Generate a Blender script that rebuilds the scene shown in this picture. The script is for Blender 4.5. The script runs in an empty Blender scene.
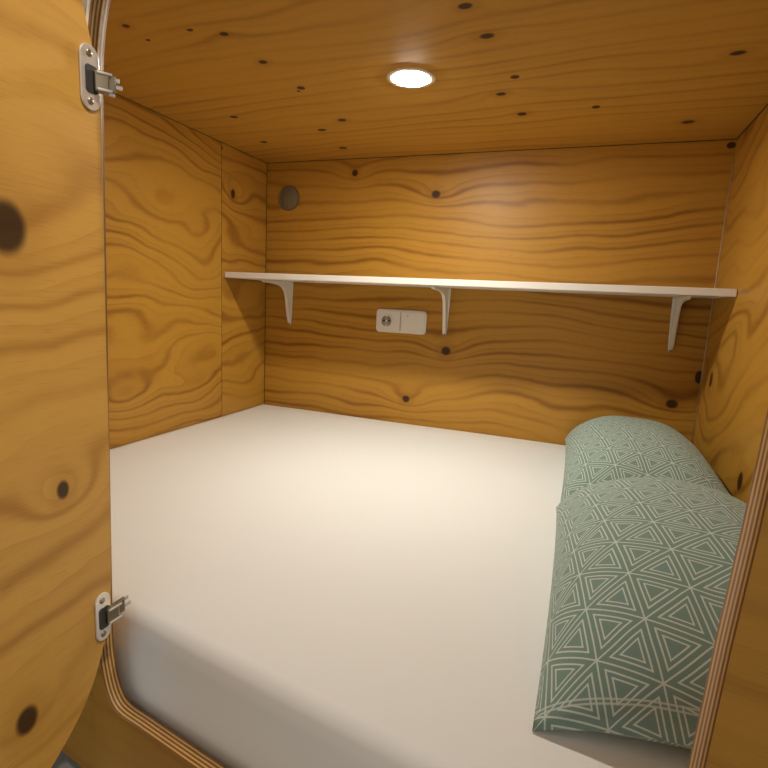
import bpy, bmesh, math, random
from mathutils import Vector, Matrix
random.seed(4)
ZO = 0.24                       # mattress top above the room floor
H, W = 0.9142, 1.5              # pod ceiling above the mattress top, pod width
C = bpy.context.scene.collection
PI = math.pi

# ------------------------------------------------------------------ nodes
class S:
    """a socket with arithmetic"""
    def __init__(s, nt, k): s.nt, s.k = nt, k
    def op(s, o, b=None, c=None):
        n = s.nt.nodes.new('ShaderNodeMath'); n.operation = o
        for i, v in enumerate((s, b, c)):
            if v is None: continue
            if isinstance(v, S): s.nt.links.new(v.k, n.inputs[i])
            else: n.inputs[i].default_value = v
        return S(s.nt, n.outputs[0])
    def __add__(s, b): return s.op('ADD', b)
    __radd__ = __add__
    def __sub__(s, b): return s.op('SUBTRACT', b)
    def __rsub__(s, b): return (s * -1.0) + b
    def __mul__(s, b): return s.op('MULTIPLY', b)
    __rmul__ = __mul__
    def __truediv__(s, b): return s.op('DIVIDE', b)
    def pow(s, b): return s.op('POWER', b)
    def min(s, b): return s.op('MINIMUM', b)
    def max(s, b): return s.op('MAXIMUM', b)
    def sin(s): return s.op('SINE')
    def fract(s): return s.op('FRACT')
    def sqrt(s): return s.op('SQRT')
    def abs(s): return s.op('ABSOLUTE')
    def gt(s, b): return s.op('GREATER_THAN', b)
    def lt(s, b): return s.op('LESS_THAN', b)
    def smooth(s, a, b, lo=0.0, hi=1.0):
        n = s.nt.nodes.new('ShaderNodeMapRange'); n.interpolation_type = 'SMOOTHSTEP'
        n.inputs['From Min'].default_value = a; n.inputs['From Max'].default_value = b
        n.inputs['To Min'].default_value = lo; n.inputs['To Max'].default_value = hi
        s.nt.links.new(s.k, n.inputs['Value'])
        return S(s.nt, n.outputs['Result'])

def new_mat(name):
    m = bpy.data.materials.new(name); m.use_nodes = True
    nt = m.node_tree; nt.nodes.clear()
    out = nt.nodes.new('ShaderNodeOutputMaterial'); b = nt.nodes.new('ShaderNodeBsdfPrincipled')
    nt.links.new(b.outputs[0], out.inputs[0])
    return m, nt, b
def objco(nt, kind='Object'):
    t = nt.nodes.new('ShaderNodeTexCoord'); x = nt.nodes.new('ShaderNodeSeparateXYZ')
    nt.links.new(t.outputs[kind], x.inputs[0])
    return [S(nt, x.outputs[i]) for i in range(3)]
def comb(nt, x, y, z):
    n = nt.nodes.new('ShaderNodeCombineXYZ')
    for i, v in enumerate((x, y, z)):
        if isinstance(v, S): nt.links.new(v.k, n.inputs[i])
        else: n.inputs[i].default_value = v
    return n.outputs[0]
def noise(nt, vec, scale=1.0, detail=2.0, rough=0.5, dist=0.0):
    n = nt.nodes.new('ShaderNodeTexNoise'); nt.links.new(vec, n.inputs['Vector'])
    n.inputs['Scale'].default_value = scale; n.inputs['Detail'].default_value = detail
    n.inputs['Roughness'].default_value = rough; n.inputs['Distortion'].default_value = dist
    return S(nt, n.outputs['Fac'])
def mix(nt, fac, a, b):
    n = nt.nodes.new('ShaderNodeMix'); n.data_type = 'RGBA'
    if isinstance(fac, S): nt.links.new(fac.k, n.inputs[0])
    else: n.inputs[0].default_value = fac
    for v, i in ((a, 6), (b, 7)):
        if isinstance(v, tuple): n.inputs[i].default_value = (*v, 1)
        else: nt.links.new(v, n.inputs[i])
    return n.outputs[2]
def bump(nt, b, height, strength, dist=0.002):
    n = nt.nodes.new('ShaderNodeBump'); n.inputs['Strength'].default_value = strength
    n.inputs['Distance'].default_value = dist
    nt.links.new(height.k, n.inputs['Height']); nt.links.new(n.outputs[0], b.inputs['Normal'])

def wood(name, g_axis, c_axis, seed, knots=(), freq=14.0, amp=2.2, gs=1.1, cs=3.2, tilt=0.0,
         light=(.510, .266, .036), dark=(.240, .090, .009), line=.75, rough=.42, fine=1.0, spec=.35):
    """rotary-cut pine plywood: contour grain round the listed knots (g, c, rg, rc, swirl)"""
    m, nt, b = new_mat(name)
    co = objco(nt); g, c = co[g_axis], co[c_axis]
    c = c + g * tilt
    warp = noise(nt, comb(nt, g * gs, c * cs, seed), 1.0, 1.5, .45)
    warp2 = noise(nt, comb(nt, g * (gs * 4), c * (cs * 3), seed + 7.3), 1.0, 2.0, .5)
    ph = c * freq + (warp - .5) * (amp * 2.2) + (warp2 - .5) * .55
    core = None; halo = None
    for (kg, kc, rg, rc, sw) in knots:
        dx = (g - kg) * (1 / rg); dy = (c - (kc + kg * tilt)) * (1 / rc)
        d2 = dx * dx + dy * dy
        if sw:
            dl = (dx * .55) * (dx * .55) + dy * dy
            ph = ph + (dl * -.10).op('EXPONENT') * (sw * .62)
        k = (d2 + (warp2 - .5) * 1.1).smooth(.45 if sw else .7, 1.45, 1, 0)
        core = k if core is None else core.max(k)
        if sw:
            h = d2.smooth(1.2, 9.0, 1, 0); halo = h if halo is None else halo.max(h)
    ring = (ph * (2 * PI)).sin() * .5 + .5
    saw = (ph + .25).fract()
    ring = ring.pow(4.5) * .72 + saw.pow(3.0) * .40
    patch = noise(nt, comb(nt, g * 1.6, c * 6, seed + 3.1), 1.0, 2.0, .5)
    ring = ring * patch.smooth(.25, .7, .35, 1.0)
    fib = noise(nt, comb(nt, g * 14, c * 420, seed), 1.0, 2.0, .6)
    pore = noise(nt, comb(nt, g * 30, c * 900, seed + 5), 1.0, 1.0, .5)
    f = ring * line + (fib - .5) * (.34 * fine) + (patch - .5) * .30
    f = f.smooth(-.08, 1.02).max(0.0)
    col = mix(nt, f, light, dark)
    streak = pore.smooth(.62, .74, 0, .30 * fine)
    col = mix(nt, streak, col, (dark[0] * .7, dark[1] * .6, dark[2] * .5))
    if halo is not None:
        col = mix(nt, halo * .22, col, (dark[0] * .85, dark[1] * .75, dark[2] * .6))
    if core is not None:
        col = mix(nt, core * .93, col, (.026, .011, .005))
    nt.links.new(col, b.inputs['Base Color'])
    b.inputs['Roughness'].default_value = rough
    b.inputs['Specular IOR Level'].default_value = spec
    bump(nt, b, fib * .6 + ring * .4, .10, .0015)
    return m

def ply_edge(name, axis, plies=9.0, thick=.02):
    """veneer layers seen on the cut edge; local coordinate runs 0..thick through the board"""
    m, nt, b = new_mat(name)
    co = objco(nt); t = co[axis]
    oth = [co[i] for i in range(3) if i != axis]
    nz = noise(nt, comb(nt, oth[0] * 60, oth[1] * 60, t * 300), 1.0, 2.0, .6)
    wv = noise(nt, comb(nt, oth[0] * 6, oth[1] * 6, 1.7), 1.0, 1.0, .5)
    q = ((t + (wv - .5) * .0012) * (plies / thick / 2 * 2 * PI)).sin()
    f = (q + (nz - .5) * .9).smooth(-.35, .45)
    col = mix(nt, f, (.19, .08, .02), (.56, .335, .105))
    nt.links.new(col, b.inputs['Base Color']); b.inputs['Roughness'].default_value = .5
    bump(nt, b, f, .25, .001)
    return m

def plain(name, col, rough=.5, metal=0.0, nscale=60.0, namp=.06, bumps=0.0, spec=.5):
    m, nt, b = new_mat(name)
    co = objco(nt); v = comb(nt, *co)
    nz = noise(nt, v, nscale, 3.0, .55)
    c2 = mix(nt, nz, tuple(x * (1 - namp) for x in col), tuple(min(1, x * (1 + namp)) for x in col))
    nt.links.new(c2, b.inputs['Base Color'])
    b.inputs['Roughness'].default_value = rough; b.inputs['Metallic'].default_value = metal
    b.inputs['Specular IOR Level'].default_value = spec
    if bumps: bump(nt, b, nz, bumps, .001)
    return m

# ------------------------------------------------------------------ meshes
def obj(name, bm, mats, parent=None, smooth=False, loc=None):
    me = bpy.data.meshes.new(name)
    bmesh.ops.recalc_face_normals(bm, faces=bm.faces[:])
    bm.to_mesh(me); bm.free()
    if not isinstance(mats, (list, tuple)): mats = [mats]
    for m in mats: me.materials.append(m)
    if smooth:
        for p in me.polygons: p.use_smooth = True
    o = bpy.data.objects.new(name, me); C.objects.link(o)
    if parent: o.parent = parent
    if loc: o.location = loc
    return o
def add_box(bm, a, b, bev=0.0, seg=2, mi=0):
    t = bmesh.new()
    bmesh.ops.create_cube(t, size=1.0)
    for v in t.verts:
        v.co = Vector([(a[i] + b[i]) / 2 + v.co[i] * (b[i] - a[i]) for i in range(3)])
    if bev: bmesh.ops.bevel(t, geom=t.edges[:], offset=bev, segments=seg, profile=.5, affect='EDGES')
    merge(bm, t, mi)
def merge(bm, t, mi=0, mat=None):
    if mat is not None: bmesh.ops.transform(t, matrix=mat, verts=t.verts[:])
    mp = {v: bm.verts.new(v.co) for v in t.verts}
    for f in t.faces:
        try:
            nf = bm.faces.new([mp[v] for v in f.verts]); nf.material_index = mi if mi else f.material_index; nf.smooth = f.smooth
        except ValueError: pass
    t.free()
def prism(bm, loop, axis_fn, t0, t1, bev=0.0, side_mi=0, cap_mi=0):
    """extrude a 2D loop; axis_fn(a, b, t) -> Vector"""
    t = bmesh.new()
    A = [t.verts.new(axis_fn(a, b, t0)) for a, b in loop]
    B = [t.verts.new(axis_fn(a, b, t1)) for a, b in loop]
    n = len(loop)
    f1 = t.faces.new(A[::-1]); f2 = t.faces.new(B)
    f1.material_index = f2.material_index = cap_mi
    for i in range(n):
        f = t.faces.new((A[i], A[(i + 1) % n], B[(i + 1) % n], B[i])); f.material_index = side_mi
    if bev:
        bmesh.ops.recalc_face_normals(t, faces=t.faces[:])
        es = [e for e in t.edges if (e.verts[0] in A) == (e.verts[1] in A)]
        bmesh.ops.bevel(t, geom=es, offset=bev, segments=2, profile=.5, affect='EDGES')
    if len(loop) > 4:
        t.normal_update()
        bmesh.ops.triangulate(t, faces=[f for f in t.faces if len(f.verts) > 4])
    merge(bm, t)
def lathe(bm, prof, seg=40, mat=None, mi=0):
    """profile of (r, z) turned about local z"""
    t = bmesh.new(); rings = []
    for r, z in prof:
        if r < 1e-6: rings.append([t.verts.new((0, 0, z))])
        else: rings.append([t.verts.new((r * math.cos(2 * PI * i / seg), r * math.sin(2 * PI * i / seg), z)) for i in range(seg)])
    for a, b in zip(rings, rings[1:]):
        for i in range(seg):
            j = (i + 1) % seg
            if len(a) == 1 and len(b) == 1: continue
            if len(a) == 1: f = t.faces.new((a[0], b[i], b[j]))
            elif len(b) == 1: f = t.faces.new((a[i], a[j], b[0]))
            else: f = t.faces.new((a[i], a[j], b[j], b[i]))
            f.smooth = True
    merge(bm, t, mi, mat)
def catmull(pts, n=6, closed=False):
    out = []; m = len(pts)
    rng = range(m if closed else m - 1)
    for i in rng:
        p = [pts[(i + k) % m] if closed else pts[max(0, min(m - 1, i + k))] for k in (-1, 0, 1, 2)]
        for s in range(n):
            t = s / n
            out.append(tuple(.5 * (2 * p[1][k] + (p[2][k] - p[0][k]) * t + (2 * p[0][k] - 5 * p[1][k] + 4 * p[2][k] - p[3][k]) * t * t
                                   + (3 * p[1][k] - p[0][k] - 3 * p[2][k] + p[3][k]) * t ** 3) for k in range(len(pts[0]))))
    if not closed: out.append(tuple(pts[-1]))
    return out
def rrect(x0, y0, x1, y1, r, seg=8):
    out = []
    for cx, cy, a0 in ((x1 - r, y1 - r, 0), (x0 + r, y1 - r, 90), (x0 + r, y0 + r, 180), (x1 - r, y0 + r, 270)):
        for i in range(seg + 1):
            a = math.radians(a0 + 90 * i / seg); out.append((cx + r * math.cos(a), cy + r * math.sin(a)))
    return out
def struct(name, bm, mats, **k):
    o = obj(name, bm, mats, **k); o['kind'] = 'structure'; return o
def tag(o, label, cat, group=None):
    o['label'] = label; o['category'] = cat
    if group: o['group'] = group
    return o
def thing(name, label, cat, loc=(0, 0, 0), group=None):
    o = bpy.data.objects.new(name, None); C.objects.link(o); o.location = loc
    o.empty_display_size = .05
    return tag(o, label, cat, group)
Z = lambda z: z + ZO

# ------------------------------------------------------------------ front plane frame
YAW = math.radians(-9.2)
U = Vector((math.cos(YAW), math.sin(YAW), 0)); NV = Vector((U.y, -U.x, 0))     # along the panel, out towards the room
P0 = Vector((.648, -1.2916, 0))
T = .020
def pan(s, off, z): return P0 + U * s + NV * off + Vector((0, 0, Z(z)))
def yback(x): return P0.y + (x - P0.x) * math.tan(YAW)                          # back face of the front panel

# ------------------------------------------------------------------ materials
M_back = wood('plywood back wall', 0, 2, 2.0,
    knots=[(.3604, Z(.8657), .012, .012, 1.2), (.6584, Z(.7886), .016, .013, 1.6), (.7285, Z(.2702), .017, .016, 1.8),
           (.5941, Z(.0867), .014, .013, 1.8), (1.4326, Z(.1672), .017, .014, 1.3), (1.4930, Z(.255), .010, .018, 0), (1.488, Z(.898), .010, .008, 0)],  # last spot paints the dark of a corner notch, not a knot
    freq=21, amp=1.9, gs=1.5, cs=3.4, line=1.0)
M_ceil = wood('plywood ceiling', 0, 1, 9.0,
    knots=[(.3077, -.9326, .008, .007, .6), (.3063, -.8783, .005, .004, 0), (.4173, -.8883, .007, .005, 0), (.4712, -.8586, .009, .007, .6),
           (.4759, -.7369, .010, .009, .6), (.4856, -.5953, .010, .010, 0), (.470, -.580, .005, .005, 0), (.4852, -.3716, .012, .010, .5), (.3711, -.1244, .014, .012, 0),
           (.9262, -.8316, .012, .009, .8), (.9437, -.7258, .015, .011, .8), (.9287, -.4541, .013, .011, .7), (.9706, -.5389, .009, .009, 0),
           (.9606, -.314, .012, .012, .5), (1.3542, -.1684, .016, .014, .5), (1.3743, -.5471, .014, .010, .5), (.1955, -.4592, .012, .009, 0),
           (.1435, -.2349, .012, .010, 0), (.389, -.3053, .014, .010, 0), (1.1348, -.3239, .009, .010, 0)],
    freq=17, amp=1.5, gs=1.0, cs=2.6, line=.6, tilt=.05, rough=.62, spec=.22)
M_left = wood('plywood left wall', 1, 2, 17.0, freq=17, amp=3.5, gs=2.0, cs=4.2, line=1.0)
M_left_b = wood('plywood left wall rear', 1, 2, 23.0, knots=[(-.2024, Z(.764), .012, .017, 1.2), (-.2622, Z(.8965), .005, .006, 0)], freq=13, amp=2.2, gs=2.0, cs=4.0, line=.95)  # second spot paints the dark hole at the seam top, not a knot
M_right = wood('plywood right wall', 1, 2, 31.0, knots=[(-.4975, Z(.0958), .016, .020, 1.4), (-.1144, Z(.2616), .014, .020, 1.2)],
    freq=11, amp=2.6, gs=2.2, cs=3.2, line=.9, tilt=.25)
M_front = wood('plywood front panel', 0, 2, 41.0, freq=16, amp=1.3, gs=1.4, cs=2.6, line=.6, light=(.46, .225, .030))
M_door = wood('plywood door', 0, 2, 52.0, knots=[(.0860, Z(.4826), .019, .024, 2.6), (.0425, Z(.2191), .0075, .0105, 1.6), (.0969, Z(-.0124), .012, .0155, 1.6)],
    freq=15, amp=1.5, gs=2.4, cs=2.4, line=.8, light=(.53, .290, .060), dark=(.29, .120, .019))
M_base = plain('bed platform', (.30, .19, .09), .6)
E_front = ply_edge('plywood cut edge', 1, 9.0, T)
E_door = ply_edge('door cut edge', 1, 9.0, .018)
M_gap_shade = plain('painted gap shade', (.05, .022, .008), .7)  # dark colour for strips that paint the shade inside panel gaps
M_bead = plain('pale corner bead', (.55, .43, .30), .3, namp=.25, nscale=30)
M_cream = plain('thin cream layer', (.88, .80, .63), .55, bumps=.1)
M_floor = plain('grey floor covering', (.15, .15, .145), .75, nscale=250, namp=.25, bumps=.3)
M_sheet = plain('white cotton sheet', (.885, .90, .88), .85, nscale=900, namp=.025, bumps=.06, spec=.2)
M_shelf = plain('white laminate', (.80, .77, .72), .4, namp=.02)
M_white = plain('white painted steel', (.80, .77, .71), .35, namp=.02)
M_plast = plain('white plastic', (.80, .78, .74), .35, namp=.015)
M_dark = plain('painted recess shade', (.03, .028, .025), .6)  # near-black colour standing in for the shade inside holes
M_steel = plain('nickel plated steel', (.80, .78, .74), .30, .65, namp=.05)
M_bronze = plain('dull hinge steel', (.36, .29, .19), .3, .85, namp=.10)
M_grey = plain('grey vent mesh', (.21, .17, .09), .75, nscale=400, namp=.3, bumps=.4)
M_ring = plain('shaded lamp trim', (.72, .62, .48), .4, namp=.02)  # white ring toned tan, its shade put into the colour
m, nt, b = new_mat('lit diffuser'); M_lamp = m
b.inputs['Base Color'].default_value = (1, .95, .85, 1)
b.inputs['Emission Color'].default_value = (1.0, .95, .84, 1); b.inputs['Emission Strength'].default_value = 470.0

def pillow_mat():
    m, nt, b = new_mat('teal pillowcase with white triangle print')
    x, y, _ = objco(nt, 'UV')
    wob = noise(nt, comb(nt, x * 1.0, y * 1.0, 3.3), 14.0, 1.0, .5)
    x = x + (wob - .5) * .004; y = y + (wob - .5) * -.004
    hgt = .0580; rot = math.radians(10)
    fr = []
    for k in range(3):
        a = rot + 2 * PI * k / 3
        fr.append(((x * math.cos(a) + y * math.sin(a)) * (1 / hgt) + 40.0 + .13 * (k - 1)).fract())
    up = (fr[0] + fr[1] + fr[2]).lt(1.5)
    bc = [f * up + (1.0 - f) * (1.0 - up) for f in fr]
    mn = bc[0].min(bc[1]).min(bc[2])
    vor = noise(nt, comb(nt, x, y, 9.0), 900.0, 1.0, .5)
    w = mn + (vor - .5) * .012
    l0 = w.smooth(.010, .020, 1, 0)
    l1 = (w - .120).abs().smooth(.011, .020, 1, 0)
    l2 = (w - .210).abs().smooth(.010, .018, 1, 0)
    line = l0.max(l1).max(l2)
    yr = y + x * .06 - .0
    hem = (yr + .300).abs().smooth(.0006, .0014, .7, 0).max((yr + .3045).abs().smooth(.0006, .0014, .7, 0))
    line = (line * .88).max(hem)
    base = mix(nt, vor, (.18, .285, .25), (.23, .345, .305))
    col = mix(nt, line, base, (.66, .73, .66))
    nt.links.new(col, b.inputs['Base Color']); b.inputs['Roughness'].default_value = .9
    b.inputs['Specular IOR Level'].default_value = .15
    b.inputs['Sheen Weight'].default_value = .15
    bump(nt, b, vor, .25, .001)
    return m
M_pillow = pillow_mat()

# ------------------------------------------------------------------ the pod shell
xyz = lambda a, b, t: Vector((a, b, t))
bm = bmesh.new(); add_box(bm, (-.02, 0, Z(-.24)), (W + .02, .018, Z(H + .018))); struct('wall_back', bm, M_back)
def yz(x0, x1, y0, y1, z0, z1, m, name):
    bm = bmesh.new(); add_box(bm, (x0, y0, z0), (x1, y1, z1)); return struct(name, bm, m)
bm = bmesh.new()
prism(bm, [(-.018, -.2640), (0, -.2640), (0, yback(0) + .0005), (-.018, yback(-.018) + .0005)], xyz, Z(-.24), Z(H)); struct('wall_left', bm, M_left)
yz(-.018, 0, -.2612, 0, Z(-.24), Z(H), M_left_b, 'wall_left_rear')
yz(-.016, -.0012, -.2640, -.2612, Z(-.24), Z(H), M_gap_shade, 'gap_shade_1')  # dark strip painting the shade of the seam between the panels
bm = bmesh.new()
prism(bm, [(W, 0), (W + .018, 0), (W + .018, yback(W + .018) + .0005), (W, yback(W) + .0005)], xyz, Z(-.24), Z(H)); struct('wall_right', bm, M_right)
poly = [(-.018, 0), (W + .018, 0), (W + .018, yback(W + .018) + .0005), (-.018, yback(-.018) + .0005)]
bm = bmesh.new(); prism(bm, poly, xyz, Z(H), Z(H + .018)); struct('ceiling', bm, M_ceil)
# pale bead at right; dark strips paint gap shade at left and under ceiling
bm = bmesh.new(); lathe(bm, [(0, 0), (.0016, 0), (.0014, .4), (.0017, .85), (0, .85)], 8, Matrix.Translation((W - .0012, -.0012, Z(0)))); struct('trim_2', bm, M_bead)
bm = bmesh.new(); add_box(bm, (0, -.0016, Z(0)), (.0016, 0, Z(H))); struct('gap_shade_3', bm, M_gap_shade)
bm = bmesh.new(); add_box(bm, (.0016, -.0012, Z(H - .002)), (W, 0, Z(H))); struct('gap_shade_4', bm, M_gap_shade)
bm = bmesh.new(); add_box(bm, (.0, yback(0) + .02, Z(H - .0016)), (.0016, -.0016, Z(H))); struct('gap_shade_5', bm, M_gap_shade)
bm = bmesh.new(); add_box(bm, (W - .002, yback(W) + .02, Z(H - .002)), (W, -.0016, Z(H))); struct('gap_shade_6', bm, M_gap_shade)
bm = bmesh.new(); prism(bm, [(0.001, -.001), (W - .001, -.001), (W - .001, yback(W) + .002), (0.001, yback(0) + .002)], xyz, Z(-.212), Z(-.196)); struct('bed_platform', bm, M_base)

# front panel with its rounded opening (local x along the panel, local y from the back face out to the room, z up)
left_bot = [(-.0005, .64), (-.0090, .36), (-.0165, .12), (-.0195, .02), (-.0192, -.028), (-.0150, -.055), (-.0075, -.078), (.004, -.0935), (.020, -.0985), (.045, -.0985)]
hole = catmull(left_bot, 6)
hole += [(.2, -.0985), (.40, -.0985), (.53, -.0985)]
hole += [(.53 + .078 * math.sin(a), -.0205 - .078 * math.cos(a)) for a in [math.radians(x) for x in range(10, 91, 10)]]
hole += [(.610, .03), (.6143, .138), (.6180, .24), (.6215, .31), (.6235, .36), (.6255, .42), (.628, .64)]
hole += [(.448 + .18 * math.cos(a), .64 + .18 * math.sin(a)) for a in [math.radians(x) for x in range(10, 91, 10)]]
hole += [(.30, .82)]
top_left = [(.168, .82), (.13, .813), (.10, .803), (.072, .788), (.048, .768), (.030, .748), (.0160, .724), (.0085, .702), (.0030, .678)]
hole += catmull(top_left, 4)
s_lo, s_hi = -.036, (W + .018 - P0.x) / U.x
outer = [(s_lo, -.24), (s_hi, -.24), (s_hi, H + .018), (s_lo, H + .018)]
bm = bmesh.new()
def cut(a, b):                       # the cut runs slightly out of square
    return .0063 if a > .3 else .004 * min(1, max(0, (b - .1) / .5))
def ring(loop, y): return [bm.verts.new((a + (cut(a, b) if y and loop is hole else 0), -y, Z(b))) for a, b in loop]
caps = []
for y in (0, T):
    hv, ov = ring(hole, y), ring(outer, y); caps.append((hv, ov))
    es = []
    for L in (hv, ov):
        for i in range(len(L)): es.append(bm.edges.new((L[i], L[(i + 1) % len(L)])))
    bmesh.ops.triangle_fill(bm, use_beauty=True, use_dissolve=False, edges=es)
for k in (0, 1):
    A, B = caps[0][k], caps[1][k]
    for i in range(len(A)):
        j = (i + 1) % len(A)
        f = bm.faces.new((A[i], A[j], B[j], B[i])); f.material_index = 1; f.smooth = (k == 0)
wf = struct('wall_front', bm, [M_front, E_front], loc=(P0.x, P0.y, 0)); wf.rotation_euler = (0, 0, YAW)
# panel left of it, set a little back, down to the floor
bm = bmesh.new(); s0 = (-.018 - P0.x) / U.x
add_box(bm, (s0, -.012, 0), (s_lo - .0008, 0, Z(H + .018)))
o = struct('wall_front_left', bm, [M_front], loc=(P0.x, P0.y, 0)); o.rotation_euler = (0, 0, YAW)
# thin cream layer on the panel face beside the rounded corner
lin = [(a + .0015, b) for a, b in hole if b > .40 and a < .10]
lin.sort(key=lambda p: p[1])
lin = [(lin[0][0], .36)] + lin + [(.07, .93), (-.60, .93), (-.60, .36)]
bm = bmesh.new(); prism(bm, lin, lambda a, b, t: Vector((a, -t, Z(b))), T, T + .003)
o = struct('trim_7', bm, M_cream, loc=(P0.x, P0.y, 0)); o.rotation_euler = (0, 0, YAW)
bm = bmesh.new(); add_box(bm, (-.6, -3.2, -.02), (2.4, yback(-.6) + .25, 0)); struct('floor', bm, M_floor)

# ------------------------------------------------------------------ mattress
def mattress():
    bm = bmesh.new(); t = bmesh.new()
    r = .028; zb = -.195
    x0, x1 = .002, W - .002
    # profile from the back edge over the top and down the front, swept across x
    prof = []
    for i in range(13): prof.append(('t', i / 12))
    nx = 120; rows = []
    for i in range(nx + 1):
        x = x0 + (x1 - x0) * i / nx
        yf = yback(x) + .0235
        fold = .0022 * (1 - min(1, max(0, (x - .6265) / .010)))            # the corner tuck of the sheet
        row = [(x, -.002, zb), (x, -.002, -.012), (x, -.006, -.003), (x, -.014, 0)]
        for k in range(1, 16): row.append((x, -.014 + (yf + r + .014) * k / 16, 0))
        for k in range(0, 10):
            a = math.radians(90 * k / 9)
            row.append((x, yf + r - r * math.sin(a) - fold * math.sin(a), -r + r * math.cos(a)))
        for k in range(1, 13):
            u = k / 12; zz = -r + (zb + r) * u; row.append((x, yf - fold * (1 - .35 * u) - .0095 * min(1, (-r - zz) / .09) + .030 * min(1, max(0, (-.130 - zz) / .03)) ** 1.0, zz))
        rows.append([t.verts.new((a, b, Z(c + .0006 * math.sin(a * 9 + b * 7) * (1 if -.01 < c else 0)))) for a, b, c in row])
    m = len(rows[0])
    for a, b in zip(rows, rows[1:]):
        for j in range(m):
            k = (j + 1) % m
            f = t.faces.new((a[j], b[j], b[k], a[k])); f.smooth = True
    t.faces.new(rows[0]); t.faces.new(rows[-1][::-1])
    merge(bm, t)
    o = obj('mattress', bm, M_sheet)
    return tag(o, 'thick mattress in a smooth white fitted sheet filling the sleeping pod', 'mattress')
mattress()

# ------------------------------------------------------------------ pillows
def pillow(label, cx, cy, a, b, t, yaw, lean, z0, seed, uvoff, twist=0.0, tau=0.0):
    rnd = random.Random(seed); N = 56; NB = 64
    bm = bmesh.new(); uv = bm.loops.layers.uv.new('UVMap')
    bumps = [(rnd.uniform(-1, 1), rnd.uniform(-1, 1), rnd.uniform(.2, .45), rnd.uniform(-.006, .006)) for _ in range(12)]
    Mx = Matrix.Translation((cx, cy, 0)) @ Matrix.Rotation(yaw, 4, 'Z')
    grid = {}
    for side in (1, -1):
        for i in range(N + 1):
            for j in range(NB + 1):
                u = -1 + 2 * i / N; v = -1 + 2 * j / NB
                rim = i in (0, N) or j in (0, NB)
                if side == -1 and rim: grid[side, i, j] = grid[1, i, j]; continue
                # edges bow inwards between the corners
                x = a * u * (1 - .03 * (1 - v * v) * abs(u) ** 3)
                y = b * v * (1 - .035 * (1 - u * u) * abs(v) ** 3)
                e = max(0, (1 - abs(u) ** 2.6)) ** .62 * max(0, (1 - abs(v) ** 2.5)) ** .70
                h = (t * .74 if side == 1 else -t * .46) * e
                if side == 1:
                    for bu, bv, br, bh in bumps:
                        h += bh * e * math.exp(-((u - bu) ** 2 + (v - bv) ** 2) / br ** 2)
                xl = x * math.cos(lean) - h * math.sin(lean); zl = x * math.sin(lean) + h * math.cos(lean)
                y, zl = y * math.cos(tau) - zl * math.sin(tau), y * math.sin(tau) + zl * math.cos(tau)
                p = Mx @ Vector((xl, y, zl)); p.z += z0 - twist * max(u, 0) * v - ((.032 if v > 0 else .013) * (-u) ** 4 * abs(v) ** 4 if u < 0 else .020 * u ** 4 * max(v, 0) ** 4)
                lowz = .0015
                if p.z < lowz: p.z = lowz + (0 if side == -1 else .0025)
                if p.x > W - .0025 - (.002 if side == -1 else 0): p.x = W - .0025 - (.0015 if side == -1 else 0)
                if p.y > -.003: p.y = -.003
                p.z = Z(p.z)
                grid[side, i, j] = bm.verts.new(p)
    U1, V1 = {}, {}
    for side in (1, -1):
        for j in range(NB + 1):
            acc = [0.0]
            for i in range(N): acc.append(acc[-1] + (grid[side, i + 1, j].co - grid[side, i, j].co).length)
            for i in range(N + 1): U1[side, i, j] = acc[i] - acc[N // 2]
        for i in range(N + 1):
            acc = [0.0]
            for j in range(NB): acc.append(acc[-1] + (grid[side, i, j + 1].co - grid[side, i, j].co).length)
            for j in range(NB + 1): V1[side, i, j] = acc[j] - acc[NB // 2]
    for side in (1, -1):
        for i in range(N):
            for j in range(NB):
                ij = [(i, j), (i + 1, j), (i + 1, j + 1), (i, j + 1)]
                if side == -1: ij = ij[::-1]
                f = bm.faces.new([grid[side, *q] for q in ij]); f.smooth = True
                for l, (p, q) in zip(f.loops, ij):
                    l[uv].uv = (U1[side, p, q] + (uvoff[0] if side == 1 else .3), V1[side, p, q] + (uvoff[1] if side == 1 else 0))
    o = obj('pillow', bm, M_pillow)
    return tag(o, label, 'pillow', 'teal pillows along the right wall')
pillow('sage green pillow with white triangle print nearest the opening, in front of the other', 1.332, -.938, .184, .304, .148, math.radians(.8), math.radians(6), .053, 3, (0, 0), .042, math.radians(3.5))
pillow('sage green pillow with white triangle print against the back wall below the shelf', 1.314, -.310, .168, .300, .146, math.radians(1.2), math.radians(3), .047, 8, (.02, .5), .012, math.radians(1.5))

# ------------------------------------------------------------------ shelf and brackets
ZS0, ZS1 = .4825, .5015
sh = bmesh.new(); add_box(sh, (.0015, -.2495, Z(ZS0)), (W - .0015, -.003, Z(ZS1)), .0012, 1)
tag(obj('wall_shelf', sh, M_shelf), 'long narrow white shelf running across the back wall', 'shelf')

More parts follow.
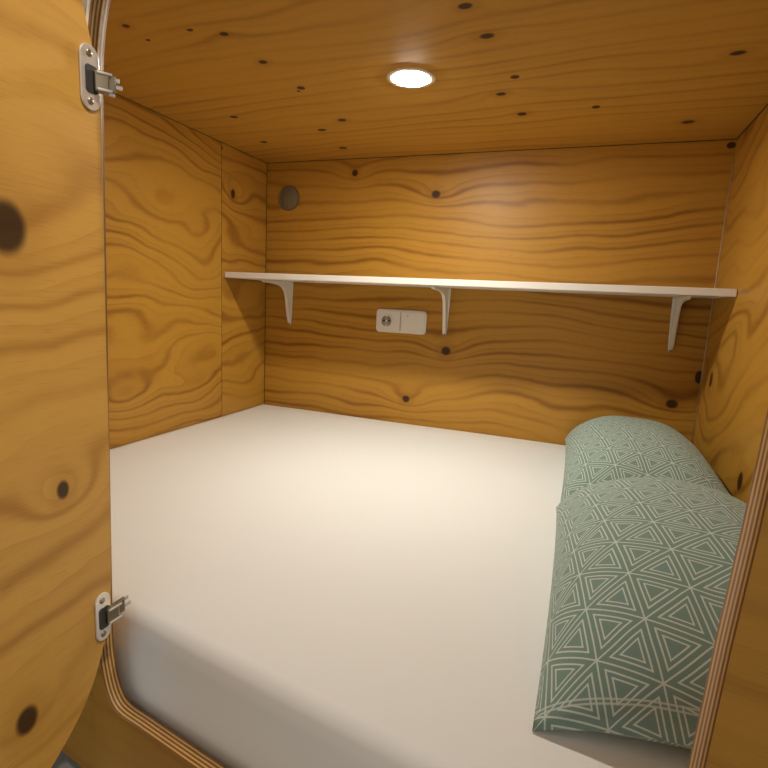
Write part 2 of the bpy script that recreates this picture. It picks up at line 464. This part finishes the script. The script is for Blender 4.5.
def bracket_meshes():
    out = {}
    zt = -.0006
    bm = bmesh.new()                                    # flange on the wall, tapering down to a rounded toe
    lp = [(-.0125, zt), (.0125, zt), (.0118, -.05), (.0085, -.135), (.0065, -.155), (.003, -.162), (-.003, -.162), (-.0065, -.155), (-.0085, -.135), (-.0118, -.05)]
    prism(bm, lp, lambda a, b, t: Vector((a, -t, b)), .0006, .0032, .0006); out['wall_flange'] = bm
    bm = bmesh.new()                                    # arm under the shelf
    lp = [(-.0125, -.0034), (.0125, -.0034), (.0118, -.06), (.0085, -.165), (.0065, -.190), (.003, -.198), (-.003, -.198), (-.0065, -.190), (-.0085, -.165), (-.0118, -.06)]
    prism(bm, lp, lambda a, b, t: Vector((a, b, -t)), .0006, .0032, .0006); out['shelf_arm'] = bm
    bm = bmesh.new()                                    # pressed rib, concave between the two flanges
    cv = [(-.0032, -.0032), (-.188, -.0032), (-.180, -.0085)]
    cv += catmull([(-.13, -.0105), (-.09, -.014), (-.062, -.021), (-.044, -.035), (-.033, -.058), (-.026, -.090), (-.019, -.120), (-.012, -.142)], 3)
    cv += [(-.0075, -.152), (-.0032, -.153)]
    prism(bm, cv, lambda a, b, t: Vector((t, a, b)), -.0055, .0055, .0016); out['rib'] = bm
    bm = bmesh.new(); lathe(bm, [(0, .0045), (.0028, .0040), (.0042, .0025), (.0045, .0002), (0, .0002)], 14, Matrix.Translation((0, -.0030, -.1575)) @ Matrix.Rotation(PI / 2, 4, 'X')); out['screw'] = bm
    return out
BL = ['white shelf bracket nearest the left end of the shelf', 'white shelf bracket at mid shelf, just right of the wall socket', 'white shelf bracket at the right end of the shelf above the pillows']
xs = [(.1105, -2), (.7195, 0), (1.4085, 0)]
br0 = thing('shelf_bracket', BL[0], 'bracket', (0, 0, 0), 'white brackets carrying the shelf')
for nme, b_ in bracket_meshes().items(): obj(nme, b_, M_bronze if nme == 'screw' else M_white, br0)
for i, (x, a) in enumerate(xs):
    r = br0
    if i:
        r = br0.copy(); C.objects.link(r)
        for ch in br0.children:
            c = ch.copy(); C.objects.link(c); c.parent = r
    r.location = (x, -.0002, Z(ZS0)); r['label'] = BL[i]

# ------------------------------------------------------------------ socket and switch
sk = thing('wall_socket', 'white double wall plate with round power socket and light switch, below the shelf', 'socket', (.5617, -.0005, Z(.361)))
vxz = lambda a, b, t: Vector((a, -t, b))
bm = bmesh.new(); prism(bm, rrect(-.0930, -.0405, .0930, .0405, .013), vxz, 0, .0095, .003); obj('cover_plate', bm, M_plast, sk)
bm = bmesh.new()
t = bmesh.new(); prism(t, rrect(-.0865, -.0345, -.004, .0345, .006), vxz, .0092, .0115, .001); merge(bm, t)
o = obj('socket_insert', bm, M_plast, sk)
RX = lambda x, y, z: Matrix.Translation((x, y, z)) @ Matrix.Rotation(PI / 2, 4, 'X')
bm = bmesh.new(); lathe(bm, [(.0255, .0), (.0255, .0012), (.024, .0022), (.0195, .0020), (.0185, -.0002)], 40, RX(-.0525, -.0112, 0)); obj('socket_rim', bm, M_plast, o)
bm = bmesh.new(); lathe(bm, [(0, .0004), (.0185, .0004), (.0185, .0), (0, 0)], 36, RX(-.0525, -.0112, 0)); obj('socket_well', bm, plain('white plastic with painted shade', (.36, .34, .31), .4), o)  # darker copy of the white plastic, shade of the well painted in
for sx in (-1, 1):
    bm = bmesh.new(); lathe(bm, [(0, .0008), (.0038, .0008), (.0038, 0), (0, 0)], 16, RX(-.0525 + sx * .0092, -.0113, 0)); obj('contact_hole', bm, M_dark, o)
for sz in (-1, 1):
    bm = bmesh.new(); add_box(bm, (-.0555, -.0126, sz * .0155 - .003), (-.0495, -.0113, sz * .0155 + .003), .0004, 1); obj('earth_clip', bm, M_steel, o)
bm = bmesh.new(); lathe(bm, [(0, .0026), (.0028, .0022), (.004, .001), (.004, 0), (0, 0)], 16, RX(-.0525, -.0113, 0)); obj('centre_screw', bm, M_steel, o)
bm = bmesh.new()
t = bmesh.new(); prism(t, rrect(.002, -.0345, .0865, .0345, .006), vxz, .0092, .0125, .0012)
for v in t.verts:
    if v.co.y < -.0110: v.co.y -= .0022 * (v.co.z / .0345)
merge(bm, t); o = obj('switch_rocker', bm, M_plast, sk)
bm = bmesh.new(); add_box(bm, (-.0016, -.0104, -.033), (-.0002, -.0090, .033)); obj('gap_shade_line', bm, plain('insert gap shade', (.30, .24, .17), .6), sk)  # dark strip painting the shade of the gap between the inserts
bm = bmesh.new(); lathe(bm, [(0, .0006), (.0026, .0005), (.0030, 0), (0, 0)], 14, RX(.0260, -.0135, .0225)); obj('indicator_light', bm, plain('amber lens', (.42, .34, .16), .3), o)

# ------------------------------------------------------------------ round vent
vt = thing('air_vent', 'small round dark grey vent high on the back wall near the left corner', 'vent', (.0968, -.0004, Z(.7865)))
bm = bmesh.new(); lathe(bm, [(.0455, 0), (.0455, .0018), (.0440, .0030), (.0405, .0030), (.0395, .0012), (.0395, 0)], 48, Matrix.Rotation(PI / 2, 4, 'X')); obj('vent_rim', bm, plain('grey vent rim', (.17, .13, .065), .6), vt, True)
bm = bmesh.new(); lathe(bm, [(0, .0008), (.0396, .0008), (.0396, 0), (0, 0)], 48, Matrix.Rotation(PI / 2, 4, 'X')); obj('vent_mesh', bm, M_grey, vt)
bm = bmesh.new()
for k in range(-4, 5):
    x = k * .0085; hh = math.sqrt(.0385 ** 2 - x * x); add_box(bm, (x - .0013, -.0019, -hh), (x + .0013, -.0007, hh))
obj('vent_bars', bm, plain('grey vent bar', (.23, .19, .10), .6), vt)

# ------------------------------------------------------------------ ceiling downlight
dl = thing('downlight', 'round white recessed downlight switched on in the plywood ceiling', 'ceiling light', (.754, -.5868, Z(H)))
FL = Matrix.Rotation(PI, 4, 'X')
bm = bmesh.new(); lathe(bm, [(.0535, .0), (.0535, .0010), (.052, .0020), (.0415, .0024), (.0402, .0018), (.0402, 0)], 64, FL); obj('trim_ring', bm, M_ring, dl, True)
bm = bmesh.new(); lathe(bm, [(0, .0052), (.014, .0051), (.026, .0046), (.035, .0036), (.0400, .0022), (.0400, .0004), (0, .0004)], 64, FL); obj('diffuser', bm, M_lamp, dl, True)

# ------------------------------------------------------------------ open door on the left
DA = math.radians(-88)
D = Vector((math.cos(DA), math.sin(DA), 0)); DN = Vector((-D.y, D.x, 0))
PH = P0 + U * .018 + NV * .036
edge = [(.62, .805), (.30, .806), (.12, .806), (.075, .800), (.045, .785), (.022, .764), (.006, .739), (-.0063, .7155), (-.0111, .6960), (-.0180, .672), (-.0235, .645), (-.0245, .60), (-.0230, .52), (-.0207, .42),
        (-.0190, .27), (-.0155, .11), (-.0118, .061), (-.0066, .032), (-.0005, .010), (.0076, -.0120), (.0190, -.0345), (.0295, -.0500), (.0422, -.0640), (.0570, -.0775), (.0745, -.0910), (.100, -.103), (.135, -.112), (.18, -.116), (.30, -.117), (.58, -.117),
        (.635, -.102), (.665, -.06), (.672, 0), (.680, .60), (.672, .74), (.655, .785)]
loop = catmull(edge, 4, True)
door = thing('cabin_door', 'open plywood door with dark knots and rounded corners at the left of the pod opening', 'door', (PH.x, PH.y, 0))
door.rotation_euler = (0, 0, DA)
bm = bmesh.new(); prism(bm, loop, lambda a, b, t: Vector((a, -t, Z(b))), 0, .018, 0, 1, 0)
obj('door_leaf', bm, [M_door, E_door], door)
# concealed hinges: wing plate + cup on the leaf, arm reaching into the opening
def hinge(zc, xc, hh, hw, lean):
    # local frame of the door: x along leaf away from the hinge side, +y out of the inner face, z up
    g = 0.0004
    bm = bmesh.new()
    lp = [(xc + hw * math.cos(a) * (1 if abs(math.sin(a)) < .98 else 1), Z(zc) + (hh - hw if math.sin(a) > 0 else -(hh - hw)) + hw * math.sin(a)) for a in [2 * PI * (i + .5) / 40 for i in range(40)]]
    prism(bm, lp, lambda a, b, t: Vector((a, t, b)), g, g + .0022, .0006)
    pl = obj('hinge', bm, M_steel, door); pl['label'] = 'chrome hinge'
    bm = bmesh.new()                                            # cup opening, its shade painted near-black
    prism(bm, rrect(xc - .0085, Z(zc) - .0150, xc + .0065, Z(zc) + .0120, .004), lambda a, b, t: Vector((a, t, b)), g + .0021, g + .0032, .0004); obj('hinge_cup', bm, M_dark, pl)
    for sz in (-1, 1):
        bm = bmesh.new(); lathe(bm, [(0, .0012), (.0022, .0016), (.0036, .0008), (.0038, 0), (0, 0)], 16, Matrix.Translation((xc + .001, g + .0021, Z(zc) + sz * (hh - .0085))) @ Matrix.Rotation(-PI / 2, 4, 'X')); obj('screw', bm, M_bronze, pl)
    # arm: a folded channel from the cup towards the pod
    bm = bmesh.new()
    A = Vector((xc - .004, .0030, Z(zc) - .002)); B = Vector((xc - .021, .0165, Z(zc) - .002 + lean))
    ax = (B - A).normalized(); sd = Vector((0, 0, 1)); up = ax.cross(sd).normalized()
    L = (B - A).length
    def bar(x0, x1, y0, y1, z0, z1, bev=.001):
        t = bmesh.new(); add_box(t, (x0, y0, z0), (x1, y1, z1), bev, 1)
        for v in t.verts: v.co = A + ax * v.co.x + sd * v.co.z + up * v.co.y
        merge(bm, t)
    bar(0, L * .62, -.0045, .0045, -.0100, .0100)
    bar(L * .45, L * .92, -.0055, .0010, -.0070, .0095)
    arm = obj('hinge_arm', bm, M_bronze, pl)
    bm = bmesh.new()
    bar(L * .80, L * 1.12, -.0045, -.0025, .0040, .0085, .0005)
    bar(L * .80, L * 1.22, -.0025, .0000, -.0030, .0010, .0005)
    bar(L * .60, L * .90, -.0065, -.0030, -.0100, -.0070, .0005)
    bar(L * .10, L * .75, .0040, .0062, .0068, .0094, .0006)
    bar(L * .10, L * .75, .0040, .0062, -.0094, -.0068, .0006)
    obj('hinge_fork', bm, M_steel, pl)
hinge(.6455, -.0105, .0315, .0115, .0)
hinge(.0470, .0005, .0300, .0105, .010)

# ------------------------------------------------------------------ light
w = bpy.data.worlds.new('World'); bpy.context.scene.world = w; w.use_nodes = True
bg = w.node_tree.nodes['Background']; bg.inputs[0].default_value = (1.0, .96, .90, 1); bg.inputs[1].default_value = .54
def area(name, loc, target, size, power, col):
    l = bpy.data.lights.new(name, 'AREA'); l.shape = 'DISK'; l.size = size; l.energy = power; l.color = col
    o = bpy.data.objects.new(name, l); C.objects.link(o); o.location = loc
    o.rotation_euler = (Vector(target) - Vector(loc)).to_track_quat('-Z', 'Y').to_euler()
    return o
area('room_ceiling_light', (1.50, -1.47, 1.90), (.66, -1.45, .5), .05, 18.0, (1, .90, .76))

cam = bpy.data.cameras.new('Camera'); co = bpy.data.objects.new('Camera', cam); C.objects.link(co)
cam.sensor_width = 36.0; cam.lens = 36 * 521.2651 / 768; cam.clip_start = .01
co.location = (1.1597, -1.7483, Z(.4359)); co.rotation_euler = (1.4093, -.0486, .3651)
sc = bpy.context.scene; sc.camera = co
sc.view_settings.view_transform = 'Standard'; sc.view_settings.look = 'None'; sc.view_settings.exposure = 0.0
sc.view_settings.gamma = 1.0; sc.view_settings.use_curve_mapping = False
